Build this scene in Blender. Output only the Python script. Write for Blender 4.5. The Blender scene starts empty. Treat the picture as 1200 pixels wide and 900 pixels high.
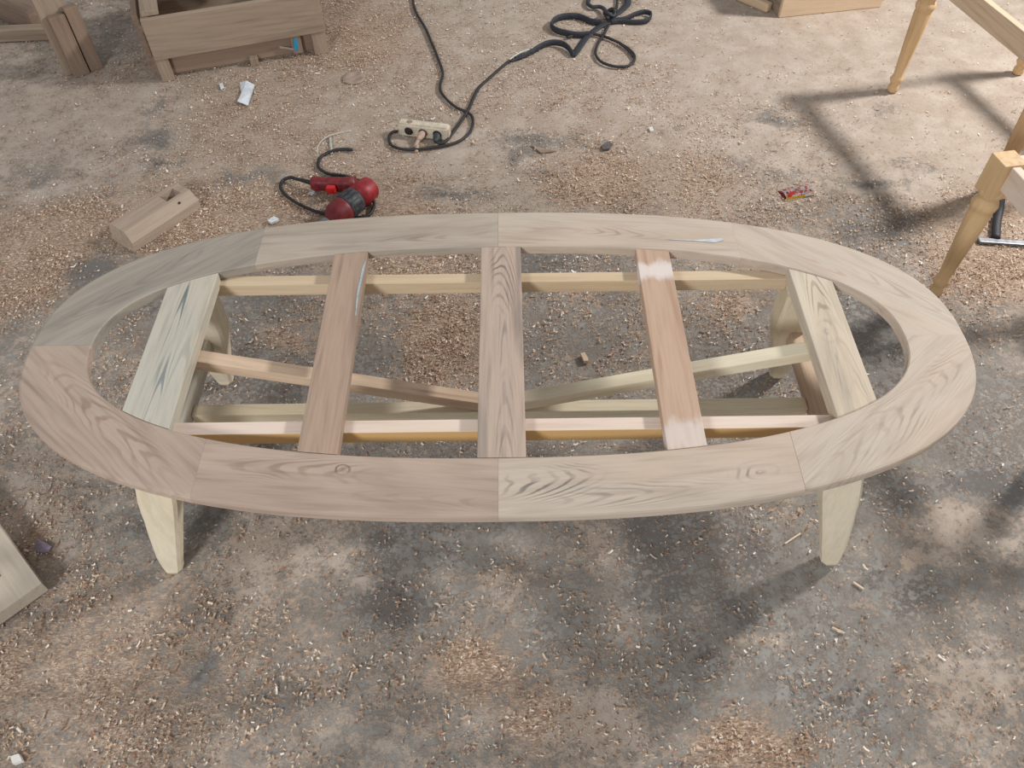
import bpy, bmesh, math, random
import numpy as np
from mathutils import Vector, Matrix
random.seed(7); RNG = np.random.default_rng(7)
scn = bpy.context.scene
C = scn.collection

# ------------------------------------------------------------------ camera
FPX, PIT, ROLL, YAW = 943.35, 0.890097, -0.009122, -0.00387
CAM = Vector((0.0242, -1.1617, 1.7607))
TOP = 0.476                                   # height of the table top
_R = Vector((math.cos(YAW), math.sin(YAW), 0)); _H = Vector((-math.sin(YAW), math.cos(YAW), 0))
_F = _H*math.cos(PIT) + Vector((0, 0, -math.sin(PIT))); _D = _H*(-math.sin(PIT)) + Vector((0, 0, -math.cos(PIT)))
RIGHT = _R*math.cos(ROLL) - _D*math.sin(ROLL); DOWN = _R*math.sin(ROLL) + _D*math.cos(ROLL); FWD = _F
cd = bpy.data.cameras.new('camera'); cam = bpy.data.objects.new('camera', cd); C.objects.link(cam)
cd.sensor_fit = 'HORIZONTAL'; cd.sensor_width = 36; cd.lens = FPX/1200*36; cd.clip_start = .05
m = Matrix.Identity(4)
for i in range(3):
    m[i][0] = RIGHT[i]; m[i][1] = -DOWN[i]; m[i][2] = -FWD[i]; m[i][3] = CAM[i]
cam.matrix_world = m; scn.camera = cam
def at(x, y, z=0.0):
    """photo pixel -> point on the horizontal plane at height z"""
    d = FWD + RIGHT*((x-600)/FPX) + DOWN*((y-450)/FPX)
    return CAM + d*((z-CAM.z)/d.z)

# ------------------------------------------------------------------ world, lights, exposure
w = bpy.data.worlds.new('world'); scn.world = w; w.use_nodes = True
bg = w.node_tree.nodes['Background']; bg.inputs[0].default_value = (.97, .98, 1.0, 1); bg.inputs[1].default_value = .40
def area(name, loc, target, size, power, col):
    l = bpy.data.lights.new(name, 'AREA'); l.shape = 'DISK'; l.size = size; l.energy = power; l.color = col
    o = bpy.data.objects.new(name, l); C.objects.link(o); o.location = loc
    o.rotation_euler = (Vector(target)-Vector(loc)).to_track_quat('-Z', 'Y').to_euler(); return o
area('workshop_opening_right', (3.6, 2.0, 2.9), (.9, .8, 0), .42, 180, (1, .98, .955))
area('workshop_opening_left', (-1.9, -3.7, 2.7), (0, -.1, 0), .9, 132, (.97, .99, 1))
scn.view_settings.view_transform = 'Standard'; scn.view_settings.look = 'None'
scn.view_settings.exposure = 0.0; scn.view_settings.gamma = 1.0; scn.view_settings.use_curve_mapping = False

# ------------------------------------------------------------------ node helpers
def lin(r, g, b):
    f = lambda c: (c/255/12.92 if c/255 <= .04045 else ((c/255+.055)/1.055)**2.4)
    return (f(r), f(g), f(b), 1)
class NT:
    def __init__(s, name):
        s.m = bpy.data.materials.new(name); s.m.use_nodes = True; s.t = s.m.node_tree
        s.p = s.t.nodes['Principled BSDF']
    def n(s, typ, **kw):
        nd = s.t.nodes.new(typ)
        for k, v in kw.items(): setattr(nd, k, v)
        return nd
    def link(s, a, b): s.t.links.new(a, b)
    def put(s, sock, v):
        if hasattr(v, 'is_output'): s.link(v, sock)
        else: sock.default_value = v
    def math(s, op, a, b=0.0, c=None, clamp=False):
        nd = s.n('ShaderNodeMath', operation=op); nd.use_clamp = clamp
        s.put(nd.inputs[0], a); s.put(nd.inputs[1], b)
        if c is not None: s.put(nd.inputs[2], c)
        return nd.outputs[0]
    def vmath(s, op, a, b):
        nd = s.n('ShaderNodeVectorMath', operation=op); s.put(nd.inputs[0], a); s.put(nd.inputs[1], b); return nd.outputs[0]
    def noise(s, vec, scale, detail=4, rough=.55, dist=0):
        nd = s.n('ShaderNodeTexNoise'); s.put(nd.inputs['Vector'], vec); nd.inputs['Scale'].default_value = scale
        nd.inputs['Detail'].default_value = detail; nd.inputs['Roughness'].default_value = rough; nd.inputs['Distortion'].default_value = dist
        return nd.outputs['Fac']
    def step(s, x, a, b, lo=0.0, hi=1.0):
        nd = s.n('ShaderNodeMapRange', interpolation_type='SMOOTHSTEP'); s.put(nd.inputs['Value'], x)
        nd.inputs['From Min'].default_value = a; nd.inputs['From Max'].default_value = b
        nd.inputs['To Min'].default_value = lo; nd.inputs['To Max'].default_value = hi; return nd.outputs['Result']
    def mix(s, fac, a, b):
        nd = s.n('ShaderNodeMix', data_type='RGBA'); s.put(nd.inputs[0], fac); s.put(nd.inputs[6], a); s.put(nd.inputs[7], b); return nd.outputs[2]
    def attr(s, name, out='Vector'):
        nd = s.n('ShaderNodeAttribute', attribute_name=name); return nd.outputs[out]
    def bump(s, h, strength, dist=.001, prev=None):
        nd = s.n('ShaderNodeBump'); nd.inputs['Strength'].default_value = strength; nd.inputs['Distance'].default_value = dist
        s.put(nd.inputs['Height'], h)
        if prev is not None: s.link(prev, nd.inputs['Normal'])
        return nd.outputs[0]
def plain(name, col, rough=.6, var=.15, scale=60, metal=0.0):
    k = NT(name); tc = k.n('ShaderNodeTexCoord').outputs['Object']
    f = k.noise(tc, scale, 5, .6)
    d = tuple(c*(1-var*1.6) for c in col[:3])+(1,); l = tuple(min(1, c*(1+var)) for c in col[:3])+(1,)
    k.link(k.mix(k.step(f, .3, .7), d, l), k.p.inputs['Base Color'])
    k.p.inputs['Roughness'].default_value = rough; k.p.inputs['Metallic'].default_value = metal
    k.link(k.bump(f, .15, .001), k.p.inputs['Normal']); return k.m
def wood(name, base, dark, bands=.5, freq=170, streak=0.0, scol=(70, 75, 78), rough=.62, blot=.35, blotcol=None, smear=None, edge=None, figs=()):
    """solid teak-like wood: grain runs along x of the 'gr' coordinate"""
    k = NT(name); g = k.attr('gr')
    st = lambda sx, sy, sz: k.vmath('MULTIPLY', g, (sx, sy, sz))
    warp = k.noise(st(2.2, 7, 7), 1.0, 3, .5)
    sep = k.n('ShaderNodeSeparateXYZ'); k.link(g, sep.inputs[0])
    wy = k.math('ADD', sep.outputs[1], k.math('MULTIPLY', k.math('SUBTRACT', warp, .5), .09))
    wz = k.math('ADD', k.math('MULTIPLY', sep.outputs[2], .6), k.math('MULTIPLY', sep.outputs[0], .05))
    r = k.math('SQRT', k.math('ADD', k.math('MULTIPLY', wy, wy), k.math('MULTIPLY', k.math('ADD', wz, .025), k.math('ADD', wz, .025))))
    wob = k.math('MULTIPLY', k.math('SUBTRACT', k.noise(st(1.1, 16, 16), 1.0, 3, .6), .5), 22.0)
    ring = k.math('SINE', k.math('ADD', k.math('MULTIPLY', r, freq*4.2), wob))
    ring = k.step(ring, -.4, 1.0)
    fib = k.noise(st(9, 210, 210), 1.0, 4, .65)
    fib2 = k.noise(st(3, 60, 60), 1.0, 3, .6)
    amt = k.math('MULTIPLY', ring, k.step(fib2, .3, .75, .1, .8))
    b = lin(*base); d = lin(*dark)
    lt = tuple(min(1, c*1.13) for c in b[:3])+(1,)
    col = k.mix(k.step(fib, .3, .7), b, lt)
    bl = k.noise(st(1.6, 9, 9), 1.0, 3, .5)
    col = k.mix(k.math('MULTIPLY', k.step(bl, .42, .7), blot), col, lin(*(blotcol or dark)))
    col = k.mix(k.math('MULTIPLY', amt, bands), col, d)
    col = k.mix(k.math('MULTIPLY', k.step(fib2, .5, .8), .4), col, d)
    col = k.mix(k.math('MULTIPLY', k.step(fib, .54, .75), .25), col, d)
    if streak:
        s1 = k.noise(st(1.3, 26, 26), 1.0, 4, .6, .6); s2 = k.noise(st(2.0, 5, 5), 1.0, 2)
        col = k.mix(k.math('MULTIPLY', k.math('MULTIPLY', k.step(s1, .49, .63), k.step(s2, .38, .56)), streak), col, lin(*scol))
    for fx, fy, sx, sy, nb, am, fcol in figs:     # flat-sawn figure: nested arches (nb < 0) or a knot (nb > 0) around a centre
        wrp = k.math('SUBTRACT', k.noise(st(3.5, 14, 14), 1.0, 2, .5), .5); wr2 = k.math('SUBTRACT', k.noise(st(14, 60, 60), 1.0, 3, .6), .5)
        wx_ = k.math('DIVIDE', k.math('SUBTRACT', sep.outputs[0], fx), sx); wy_ = k.math('DIVIDE', k.math('SUBTRACT', sep.outputs[1], fy), sy)
        wy_ = k.math('ADD', wy_, k.math('MULTIPLY', wrp, .9)); y2 = k.math('MULTIPLY', wy_, wy_)
        rad = k.math('SQRT', k.math('ADD', k.math('MULTIPLY', wx_, wx_), y2))
        fld = rad if nb > 0 else k.math('ADD', wx_, k.math('MULTIPLY', y2, 1.7))
        fld = k.math('ADD', fld, k.math('ADD', k.math('MULTIPLY', wrp, 1.1), k.math('MULTIPLY', wr2, .16)))
        ln = k.step(k.math('SINE', k.math('MULTIPLY', fld, abs(nb)*6.283)), .1, 1.0)
        ms = k.math('MULTIPLY', k.step(rad, .3, 1.15, 1, 0), k.step(k.noise(st(7, 26, 26), 1.0, 3), .36, .62, .08, 1))
        col = k.mix(k.math('MULTIPLY', k.math('MULTIPLY', ln, ms), am), col, lin(*fcol))
    if edge:                                  # ochre long side: heartwood tone plus warm bounce light painted in
        col = k.mix(k.step(sep.outputs[1], edge[0]-.0006, edge[0]+.0006, 1, 0), col, lin(*edge[1]))
    if smear:                                 # pale sanding filler rubbed across the board at given lengths
        nz = k.noise(st(14, 40, 40), 1.0, 3)
        for x0, hw, am in smear:
            dd = k.math('ABSOLUTE', k.math('SUBTRACT', sep.outputs[0], x0))
            dd = k.math('ADD', dd, k.math('MULTIPLY', k.math('SUBTRACT', nz, .5), hw*1.6))
            col = k.mix(k.math('MULTIPLY', k.step(dd, hw*.3, hw, 1, 0), am), col, lin(226, 218, 214))
    k.link(col, k.p.inputs['Base Color']); k.p.inputs['Roughness'].default_value = rough
    k.p.inputs['Specular IOR Level'].default_value = .3
    k.link(k.bump(fib, .12, .0006), k.p.inputs['Normal']); return k.m

# ------------------------------------------------------------------ mesh helpers
def finish(name, me, mat, parent=None, M=None):
    o = bpy.data.objects.new(name, me); C.objects.link(o)
    if mat: me.materials.append(mat)
    if parent: o.parent = parent
    if M is not None: o.matrix_local = M
    return o
def set_gr(me, coords, off=None):
    a = me.attributes.new('gr', 'FLOAT_VECTOR', 'POINT')
    off = RNG.uniform(-5, 5)*np.array([1, 0, 0]) + np.array([0, random.uniform(-.045, .045), random.uniform(-.03, .03)]) if off is None else off
    a.data.foreach_set('vector', (np.asarray(coords, float)+off).ravel())
def bm_mesh(bm, name, gr=True, smooth=False, off=None):
    me = bpy.data.meshes.new(name); bm.normal_update()
    bm.to_mesh(me); bm.free()
    if smooth:
        for p in me.polygons: p.use_smooth = True
    if gr: set_gr(me, [v.co[:] for v in me.vertices], off)
    return me
def thing(name, label, cat, loc=(0, 0, 0), rotz=0, group=None):
    o = bpy.data.objects.new(name, None); C.objects.link(o); o.empty_display_size = .05
    o.location = loc; o.rotation_euler = (0, 0, rotz); tag(o, label, cat, group); return o
def tag(o, label, cat=None, group=None, kind=None):
    o['label'] = label
    if cat: o['category'] = cat
    if group: o['group'] = group
    if kind: o['kind'] = kind
    return o
def board(name, L, W, T, M, mat, parent, bev=.0025, off=None, edit=None):
    """plank centred on M, length along local x"""
    bm = bmesh.new(); bmesh.ops.create_cube(bm, size=1)
    n = max(1, int(L/.12))
    for v in bm.verts: v.co = Vector((v.co.x*L, v.co.y*W, v.co.z*T))
    if bev: bmesh.ops.bevel(bm, geom=list(bm.edges), offset=bev, segments=2, affect='EDGES', profile=.6)
    if edit: edit(bm)
    return finish(name, bm_mesh(bm, name, off=off), mat, parent, M)
def frame(o, x, up=(0, 0, 1)):
    x = Vector(x).normalized(); u = Vector(up); y = u.cross(x).normalized(); z = x.cross(y)
    return Matrix(((x.x, y.x, z.x, o[0]), (x.y, y.y, z.y, o[1]), (x.z, y.z, z.z, o[2]), (0, 0, 0, 1)))
def beam(name, a, b, W, T, mat, parent, up=(0, 0, 1), bev=.0025):
    a = Vector(a); b = Vector(b); return board(name, (b-a).length, W, T, frame((a+b)/2, b-a, up), mat, parent, bev)
def loft(sections, cap=True):
    """list of rings (same count) -> bmesh"""
    bm = bmesh.new(); rings = [[bm.verts.new(p) for p in s] for s in sections]; n = len(rings[0])
    for r0, r1 in zip(rings, rings[1:]):
        for i in range(n): bm.faces.new((r0[i], r0[(i+1) % n], r1[(i+1) % n], r1[i]))
    if cap: bm.faces.new(rings[0][::-1]); bm.faces.new(rings[-1])
    bmesh.ops.recalc_face_normals(bm, faces=bm.faces); return bm
def lathe(name, prof, M, mat, parent, seg=24, smooth=True):
    """profile [(x, r)] turned about local x"""
    secs = [[Vector((x, r*math.cos(2*math.pi*i/seg), r*math.sin(2*math.pi*i/seg))) for i in range(seg)] for x, r in prof]
    bm = loft(secs); me = bm_mesh(bm, name, smooth=smooth)
    if smooth:
        for p in me.polygons: p.use_smooth = len(p.vertices) == 4
    return finish(name, me, mat, parent, M)
def catmull(pts, n=8):
    P = [Vector(p) for p in pts]; P = [2*P[0]-P[1]] + P + [2*P[-1]-P[-2]]; out = []
    for i in range(1, len(P)-2):
        for k in range(n):
            t = k/n; a, b, c, d = P[i-1:i+3]
            out.append(.5*((2*b)+(c-a)*t+(2*a-5*b+4*c-d)*t*t+(3*b-a-3*c+d)*t**3))
    return out+[P[-2]]
def sweep(name, pts, hw, hh, mat, parent, n=8, seg=8, smooth=True, taper=None):
    """tube (seg>4) or flat ribbon swept along points; hw/hh half width/height; third value of ribbon = upright"""
    path = catmull(pts, n); secs = []
    for i, p in enumerate(path):
        t = (path[min(i+1, len(path)-1)]-path[max(i-1, 0)]).normalized()
        s = t.cross(Vector((0, 0, 1)));  s = s.normalized() if s.length > 1e-4 else Vector((1, 0, 0)); u = s.cross(t).normalized()
        f = taper(i/(len(path)-1)) if taper else 1
        secs.append([p + s*hw*f*math.cos(2*math.pi*k/seg+math.pi/seg) + u*hh*f*math.sin(2*math.pi*k/seg+math.pi/seg) for k in range(seg)])
    return finish(name, bm_mesh(loft(secs), name, gr=False, smooth=smooth), mat, parent)

# ------------------------------------------------------------------ floor maps (dust, dark stain with painted shade, shavings) laid out on the ground
# photo pixel, dust 0..1, dark stain and painted shade 0..1, shavings 0..1  -> turned into floor positions with at()
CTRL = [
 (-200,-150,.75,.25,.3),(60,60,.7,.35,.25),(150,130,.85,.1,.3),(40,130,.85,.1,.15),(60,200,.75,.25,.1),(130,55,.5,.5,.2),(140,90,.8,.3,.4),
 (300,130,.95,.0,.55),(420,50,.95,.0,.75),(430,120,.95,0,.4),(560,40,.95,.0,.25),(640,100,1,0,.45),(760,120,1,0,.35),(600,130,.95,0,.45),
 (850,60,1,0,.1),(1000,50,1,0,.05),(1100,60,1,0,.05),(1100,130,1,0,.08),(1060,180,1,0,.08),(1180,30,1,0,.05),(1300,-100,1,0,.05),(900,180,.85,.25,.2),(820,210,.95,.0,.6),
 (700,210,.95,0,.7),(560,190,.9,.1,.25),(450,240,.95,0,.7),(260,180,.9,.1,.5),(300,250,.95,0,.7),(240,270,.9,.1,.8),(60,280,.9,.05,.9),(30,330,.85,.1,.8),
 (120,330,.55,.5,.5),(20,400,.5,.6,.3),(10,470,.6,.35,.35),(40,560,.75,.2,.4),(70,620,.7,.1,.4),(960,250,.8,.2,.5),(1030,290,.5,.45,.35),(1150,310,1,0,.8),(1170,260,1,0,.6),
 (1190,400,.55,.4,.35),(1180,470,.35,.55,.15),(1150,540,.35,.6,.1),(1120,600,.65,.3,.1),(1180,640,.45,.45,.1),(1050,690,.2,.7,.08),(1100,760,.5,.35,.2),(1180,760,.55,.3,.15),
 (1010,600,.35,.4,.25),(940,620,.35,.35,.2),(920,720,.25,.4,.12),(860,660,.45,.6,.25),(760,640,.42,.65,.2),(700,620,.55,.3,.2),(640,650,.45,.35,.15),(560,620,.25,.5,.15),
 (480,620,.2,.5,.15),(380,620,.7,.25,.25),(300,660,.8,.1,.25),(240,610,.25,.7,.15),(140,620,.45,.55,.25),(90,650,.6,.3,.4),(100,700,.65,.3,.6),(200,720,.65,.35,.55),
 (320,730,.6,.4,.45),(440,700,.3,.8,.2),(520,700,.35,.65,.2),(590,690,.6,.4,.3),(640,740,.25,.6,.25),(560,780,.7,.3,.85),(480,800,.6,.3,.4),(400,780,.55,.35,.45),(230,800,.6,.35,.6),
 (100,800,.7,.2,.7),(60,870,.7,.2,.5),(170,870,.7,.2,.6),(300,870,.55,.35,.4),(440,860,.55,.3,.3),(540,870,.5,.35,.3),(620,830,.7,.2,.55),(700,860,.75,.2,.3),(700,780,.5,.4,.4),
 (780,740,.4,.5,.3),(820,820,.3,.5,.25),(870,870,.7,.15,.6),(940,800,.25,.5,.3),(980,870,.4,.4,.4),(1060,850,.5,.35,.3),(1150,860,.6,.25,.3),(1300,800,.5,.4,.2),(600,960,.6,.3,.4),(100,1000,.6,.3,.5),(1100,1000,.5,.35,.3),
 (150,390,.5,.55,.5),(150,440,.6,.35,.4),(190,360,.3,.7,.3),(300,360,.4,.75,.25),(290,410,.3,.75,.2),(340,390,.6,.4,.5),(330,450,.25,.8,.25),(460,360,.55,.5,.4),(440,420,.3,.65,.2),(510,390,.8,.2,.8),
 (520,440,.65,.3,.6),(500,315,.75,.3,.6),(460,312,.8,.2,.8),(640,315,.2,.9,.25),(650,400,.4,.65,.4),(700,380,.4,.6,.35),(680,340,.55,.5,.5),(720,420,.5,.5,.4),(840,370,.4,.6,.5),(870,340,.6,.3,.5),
 (840,430,.35,.7,.3),(880,390,.4,.6,.35),(1000,380,.2,.7,.1),(1030,430,.2,.65,.1),(600,480,.4,.6,.3),(600,550,.4,.6,.3),(300,540,.4,.6,.3),(900,540,.4,.6,.3)]  # dark inside the ring's right end includes the near stool's shadow, painted
# stains, dust drifts and painted shadow bands with a shape of their own: px, py, rx, ry, d_dust, d_dark, d_shav
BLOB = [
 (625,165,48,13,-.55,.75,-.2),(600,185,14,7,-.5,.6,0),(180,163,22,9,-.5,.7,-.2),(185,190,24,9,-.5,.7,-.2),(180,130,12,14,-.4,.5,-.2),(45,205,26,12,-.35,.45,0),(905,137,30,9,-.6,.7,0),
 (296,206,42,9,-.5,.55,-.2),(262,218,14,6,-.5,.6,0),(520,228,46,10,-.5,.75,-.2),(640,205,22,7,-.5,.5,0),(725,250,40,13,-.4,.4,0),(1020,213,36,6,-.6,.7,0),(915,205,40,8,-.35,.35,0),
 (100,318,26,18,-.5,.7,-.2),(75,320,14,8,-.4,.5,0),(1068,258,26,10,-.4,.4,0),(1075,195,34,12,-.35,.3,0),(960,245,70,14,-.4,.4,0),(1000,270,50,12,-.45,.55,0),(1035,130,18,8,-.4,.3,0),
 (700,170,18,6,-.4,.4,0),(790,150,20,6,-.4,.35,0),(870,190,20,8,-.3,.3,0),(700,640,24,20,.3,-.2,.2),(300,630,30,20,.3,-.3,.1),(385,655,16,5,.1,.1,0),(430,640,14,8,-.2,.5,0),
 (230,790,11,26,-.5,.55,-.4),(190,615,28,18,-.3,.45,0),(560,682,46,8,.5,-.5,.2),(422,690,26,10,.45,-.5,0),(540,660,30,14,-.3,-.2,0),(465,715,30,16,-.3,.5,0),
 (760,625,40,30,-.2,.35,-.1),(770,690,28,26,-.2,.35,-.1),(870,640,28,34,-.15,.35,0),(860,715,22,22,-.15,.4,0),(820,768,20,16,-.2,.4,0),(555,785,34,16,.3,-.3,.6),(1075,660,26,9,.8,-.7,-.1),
 (1000,660,10,10,.4,-.3,0),(895,755,36,10,.45,-.3,.1),(855,752,14,8,.4,-.3,.1),(1020,700,24,10,.35,-.4,0),(1120,620,70,26,.35,-.4,0),(1150,575,70,12,-.4,.45,0),(1060,580,26,22,-.2,.5,0),  # dark bands toward the right edge paint in the near stool's shadow
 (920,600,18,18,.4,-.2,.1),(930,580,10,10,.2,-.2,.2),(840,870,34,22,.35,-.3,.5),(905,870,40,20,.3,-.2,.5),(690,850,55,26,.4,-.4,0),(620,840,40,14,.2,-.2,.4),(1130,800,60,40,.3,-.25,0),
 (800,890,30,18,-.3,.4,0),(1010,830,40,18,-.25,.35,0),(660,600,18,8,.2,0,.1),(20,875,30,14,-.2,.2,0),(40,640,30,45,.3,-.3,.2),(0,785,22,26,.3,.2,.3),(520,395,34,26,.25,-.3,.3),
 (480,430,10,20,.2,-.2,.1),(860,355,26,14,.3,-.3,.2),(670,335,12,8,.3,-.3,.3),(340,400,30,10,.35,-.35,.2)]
CT = np.array([(*at(a, b)[:2], d, k, s) for a, b, d, k, s in CTRL])
BB = []
for a, b, rx, ry, dd, dk, ds in BLOB:
    c = at(a, b); ex = at(a+rx, b)-c; ey = at(a, b+ry)-c
    BB.append((c.x, c.y, max(.015, ex.length), max(.015, ey.length), dd, dk, ds))
def vnoise(x, y, seed):
    r = np.random.default_rng(seed).random((64, 64)); xi = np.floor(x).astype(int); yi = np.floor(y).astype(int); fx = x-xi; fy = y-yi
    fx = fx*fx*(3-2*fx); fy = fy*fy*(3-2*fy); g = lambda a, b: r[a % 64, b % 64]
    return (g(xi, yi)*(1-fx)+g(xi+1, yi)*fx)*(1-fy)+(g(xi, yi+1)*(1-fx)+g(xi+1, yi+1)*fx)*fy
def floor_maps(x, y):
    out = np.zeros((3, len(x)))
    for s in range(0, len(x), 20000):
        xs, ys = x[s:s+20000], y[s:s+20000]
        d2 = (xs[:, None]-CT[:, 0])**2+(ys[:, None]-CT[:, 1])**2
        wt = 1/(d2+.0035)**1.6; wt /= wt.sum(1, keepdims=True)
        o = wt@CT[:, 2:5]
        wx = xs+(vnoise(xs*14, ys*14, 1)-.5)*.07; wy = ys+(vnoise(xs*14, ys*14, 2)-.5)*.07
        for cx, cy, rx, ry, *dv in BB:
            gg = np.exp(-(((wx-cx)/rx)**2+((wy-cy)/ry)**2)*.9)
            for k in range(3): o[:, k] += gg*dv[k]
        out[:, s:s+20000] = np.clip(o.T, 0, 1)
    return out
def grid(x0, x1, y0, y1, step):
    nx = int(round((x1-x0)/step))+1; ny = int(round((y1-y0)/step))+1
    X, Y = np.meshgrid(np.linspace(x0, x1, nx), np.linspace(y0, y1, ny)); X = X.ravel(); Y = Y.ravel()
    idx = np.arange(nx*ny).reshape(ny, nx)
    F = np.stack([idx[:-1, :-1], idx[:-1, 1:], idx[1:, 1:], idx[1:, :-1]], -1).reshape(-1, 4); return X, Y, F
kf = NT('dusty_concrete'); g = kf.n('ShaderNodeNewGeometry').outputs['Position']
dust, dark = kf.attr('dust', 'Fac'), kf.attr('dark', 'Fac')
n1 = kf.noise(g, 9, 6, .65, .3); n2 = kf.noise(g, 34, 9, .74); n3 = kf.noise(g, 150, 4, .7); n4 = kf.noise(g, 3.2, 4, .6)
shv = kf.attr('shav', 'Fac')
n5 = kf.noise(g, 85, 6, .74, .4); n6 = kf.noise(g, 330, 3, .6)
con = kf.mix(kf.step(n1, .3, .7), lin(126, 121, 115), lin(158, 154, 148))
con = kf.mix(kf.step(n5, .48, .7, 0, .45), con, lin(184, 172, 162))
c5 = lambda n, a: kf.math('MULTIPLY', kf.math('SUBTRACT', n, .5), a)
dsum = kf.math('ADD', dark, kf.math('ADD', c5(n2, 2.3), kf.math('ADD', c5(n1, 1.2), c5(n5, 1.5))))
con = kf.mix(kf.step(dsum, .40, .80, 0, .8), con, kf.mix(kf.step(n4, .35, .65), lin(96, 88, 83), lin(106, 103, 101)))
con = kf.mix(kf.step(n6, .6, .72, 0, .35), con, lin(84, 74, 70))
dcol = kf.mix(kf.step(n1, .35, .7), lin(166, 151, 137), lin(184, 172, 160))
dcol = kf.mix(kf.step(n5, .45, .7, 0, .5), dcol, lin(158, 134, 115))
dcol = kf.mix(kf.step(n6, .52, .7, 0, .4), dcol, lin(206, 184, 166))
us = kf.math('ADD', dust, kf.math('ADD', c5(n2, 1.9), kf.math('ADD', c5(n5, 1.6), c5(n1, .75))))
cov = kf.step(us, .30, .74)
# matted fine shavings between the loose curls
def flakes(rot, sc):
    mp = kf.n('ShaderNodeMapping'); mp.inputs['Rotation'].default_value = (0, 0, rot); mp.inputs['Scale'].default_value = (1, 2.8, 1); kf.link(g, mp.inputs['Vector'])
    vo = kf.n('ShaderNodeTexVoronoi'); vo.inputs['Scale'].default_value = sc; kf.link(mp.outputs[0], vo.inputs['Vector'])
    sp = kf.n('ShaderNodeSeparateColor'); kf.link(vo.outputs['Color'], sp.inputs[0]); return sp.outputs[0], sp.outputs[1]
fa, fb = flakes(.5, 120); fc_, fd = flakes(-.9, 150)
sel = kf.step(n5, .46, .54); fv = kf.math('ADD', kf.math('MULTIPLY', fa, sel), kf.math('MULTIPLY', fc_, kf.math('SUBTRACT', 1.0, sel)))
rp = kf.n('ShaderNodeValToRGB'); kf.link(fv, rp.inputs[0]); ee = rp.color_ramp.elements
ee[0].color = lin(112, 84, 70); ee[1].color = lin(226, 206, 188)
for pos, c in ((.3, lin(150, 120, 98)), (.55, lin(176, 149, 126)), (.8, lin(198, 173, 148))):
    q = ee.new(pos); q.color = c
smask = kf.step(kf.math('ADD', shv, kf.math('ADD', c5(n2, 1.0), c5(n5, .6))), .35, .75, 0, .75)
allc = kf.mix(cov, con, dcol); allc = kf.mix(smask, allc, rp.outputs[0])
kf.link(allc, kf.p.inputs['Base Color']); kf.p.inputs['Roughness'].default_value = .85; kf.p.inputs['Specular IOR Level'].default_value = .15
hb = kf.math('ADD', kf.math('MULTIPLY', cov, kf.math('ADD', n5, .5)), kf.math('ADD', kf.math('MULTIPLY', n2, .4), kf.math('MULTIPLY', kf.math('MULTIPLY', fv, smask), .9)))
kf.link(kf.bump(hb, .6, .004), kf.p.inputs['Normal'])
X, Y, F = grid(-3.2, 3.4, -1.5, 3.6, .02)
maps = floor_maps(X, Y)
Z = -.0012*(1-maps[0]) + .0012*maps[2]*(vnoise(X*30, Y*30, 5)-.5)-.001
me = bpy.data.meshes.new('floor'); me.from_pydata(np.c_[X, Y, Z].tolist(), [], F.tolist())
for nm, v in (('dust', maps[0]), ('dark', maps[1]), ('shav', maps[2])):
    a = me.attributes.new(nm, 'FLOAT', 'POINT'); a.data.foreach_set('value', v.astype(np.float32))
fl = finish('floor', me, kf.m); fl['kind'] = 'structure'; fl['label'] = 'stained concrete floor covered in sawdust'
# the rest of the workshop slab around it
bm = bmesh.new()
for x0, x1, y0, y1 in ((-7, 7, -6, -1.5), (-7, 7, 3.6, 8), (-7, -3.2, -1.5, 3.6), (3.4, 7, -1.5, 3.6)):
    bm.faces.new([bm.verts.new((a, b, -.0015)) for a, b in ((x0, y0), (x1, y0), (x1, y1), (x0, y1))])
me = bm_mesh(bm, 'floor_outer', gr=False)
for nm, v in (('dust', .75), ('dark', .2), ('shav', .3)):
    a = me.attributes.new(nm, 'FLOAT', 'POINT'); a.data.foreach_set('value', np.full(len(me.vertices), v, np.float32))
fo = finish('floor_outer', me, kf.m); fo['kind'] = 'structure'; fo['label'] = 'dusty concrete floor around the work area'

# ------------------------------------------------------------------ wood kinds
def ringwood(base, dark, bands, freq, streak, scol, blotcol=None): return dict(base=base, dark=dark, bands=bands, freq=freq, streak=streak, scol=scol, blotcol=blotcol)
W_RING = [ringwood((174, 162, 148), (138, 122, 108), .35, 150, .25, (126, 120, 114)),
          ringwood((187, 173, 158), (150, 130, 114), .35, 130, .12, (136, 126, 116), (196, 166, 140)),
          ringwood((176, 157, 142), (136, 115, 101), .4, 120, .35, (118, 108, 100)),
          ringwood((160, 151, 139), (122, 114, 105), .35, 160, .45, (118, 116, 114))]
W_END = wood('teak_board_pale', (186, 181, 168), (154, 146, 132), .3, 130, .55, (122, 128, 128), blotcol=(202, 180, 148), figs=((3.40, -.025, .24, .016, -1.2, .9, (98, 110, 116)), (3.2, -.012, .24, .016, -1.2, .75, (112, 121, 124)), (3.3, .02, .3, .03, -1.6, .4, (140, 138, 128))))
W_END2 = wood('teak_board_figured', (200, 188, 169), (158, 140, 118), .4, 110, .25, (110, 112, 110), blotcol=(194, 168, 138), figs=((1.115, -.008, .04, .024, 1.5, .95, (92, 106, 112)), (1.02, -.006, .11, .014, -1.3, .9, (96, 107, 112)), (1.24, .0, .14, .035, -2.6, .7, (142, 122, 104)), (1.02, .012, .16, .04, -3, .6, (136, 118, 102))))
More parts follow.
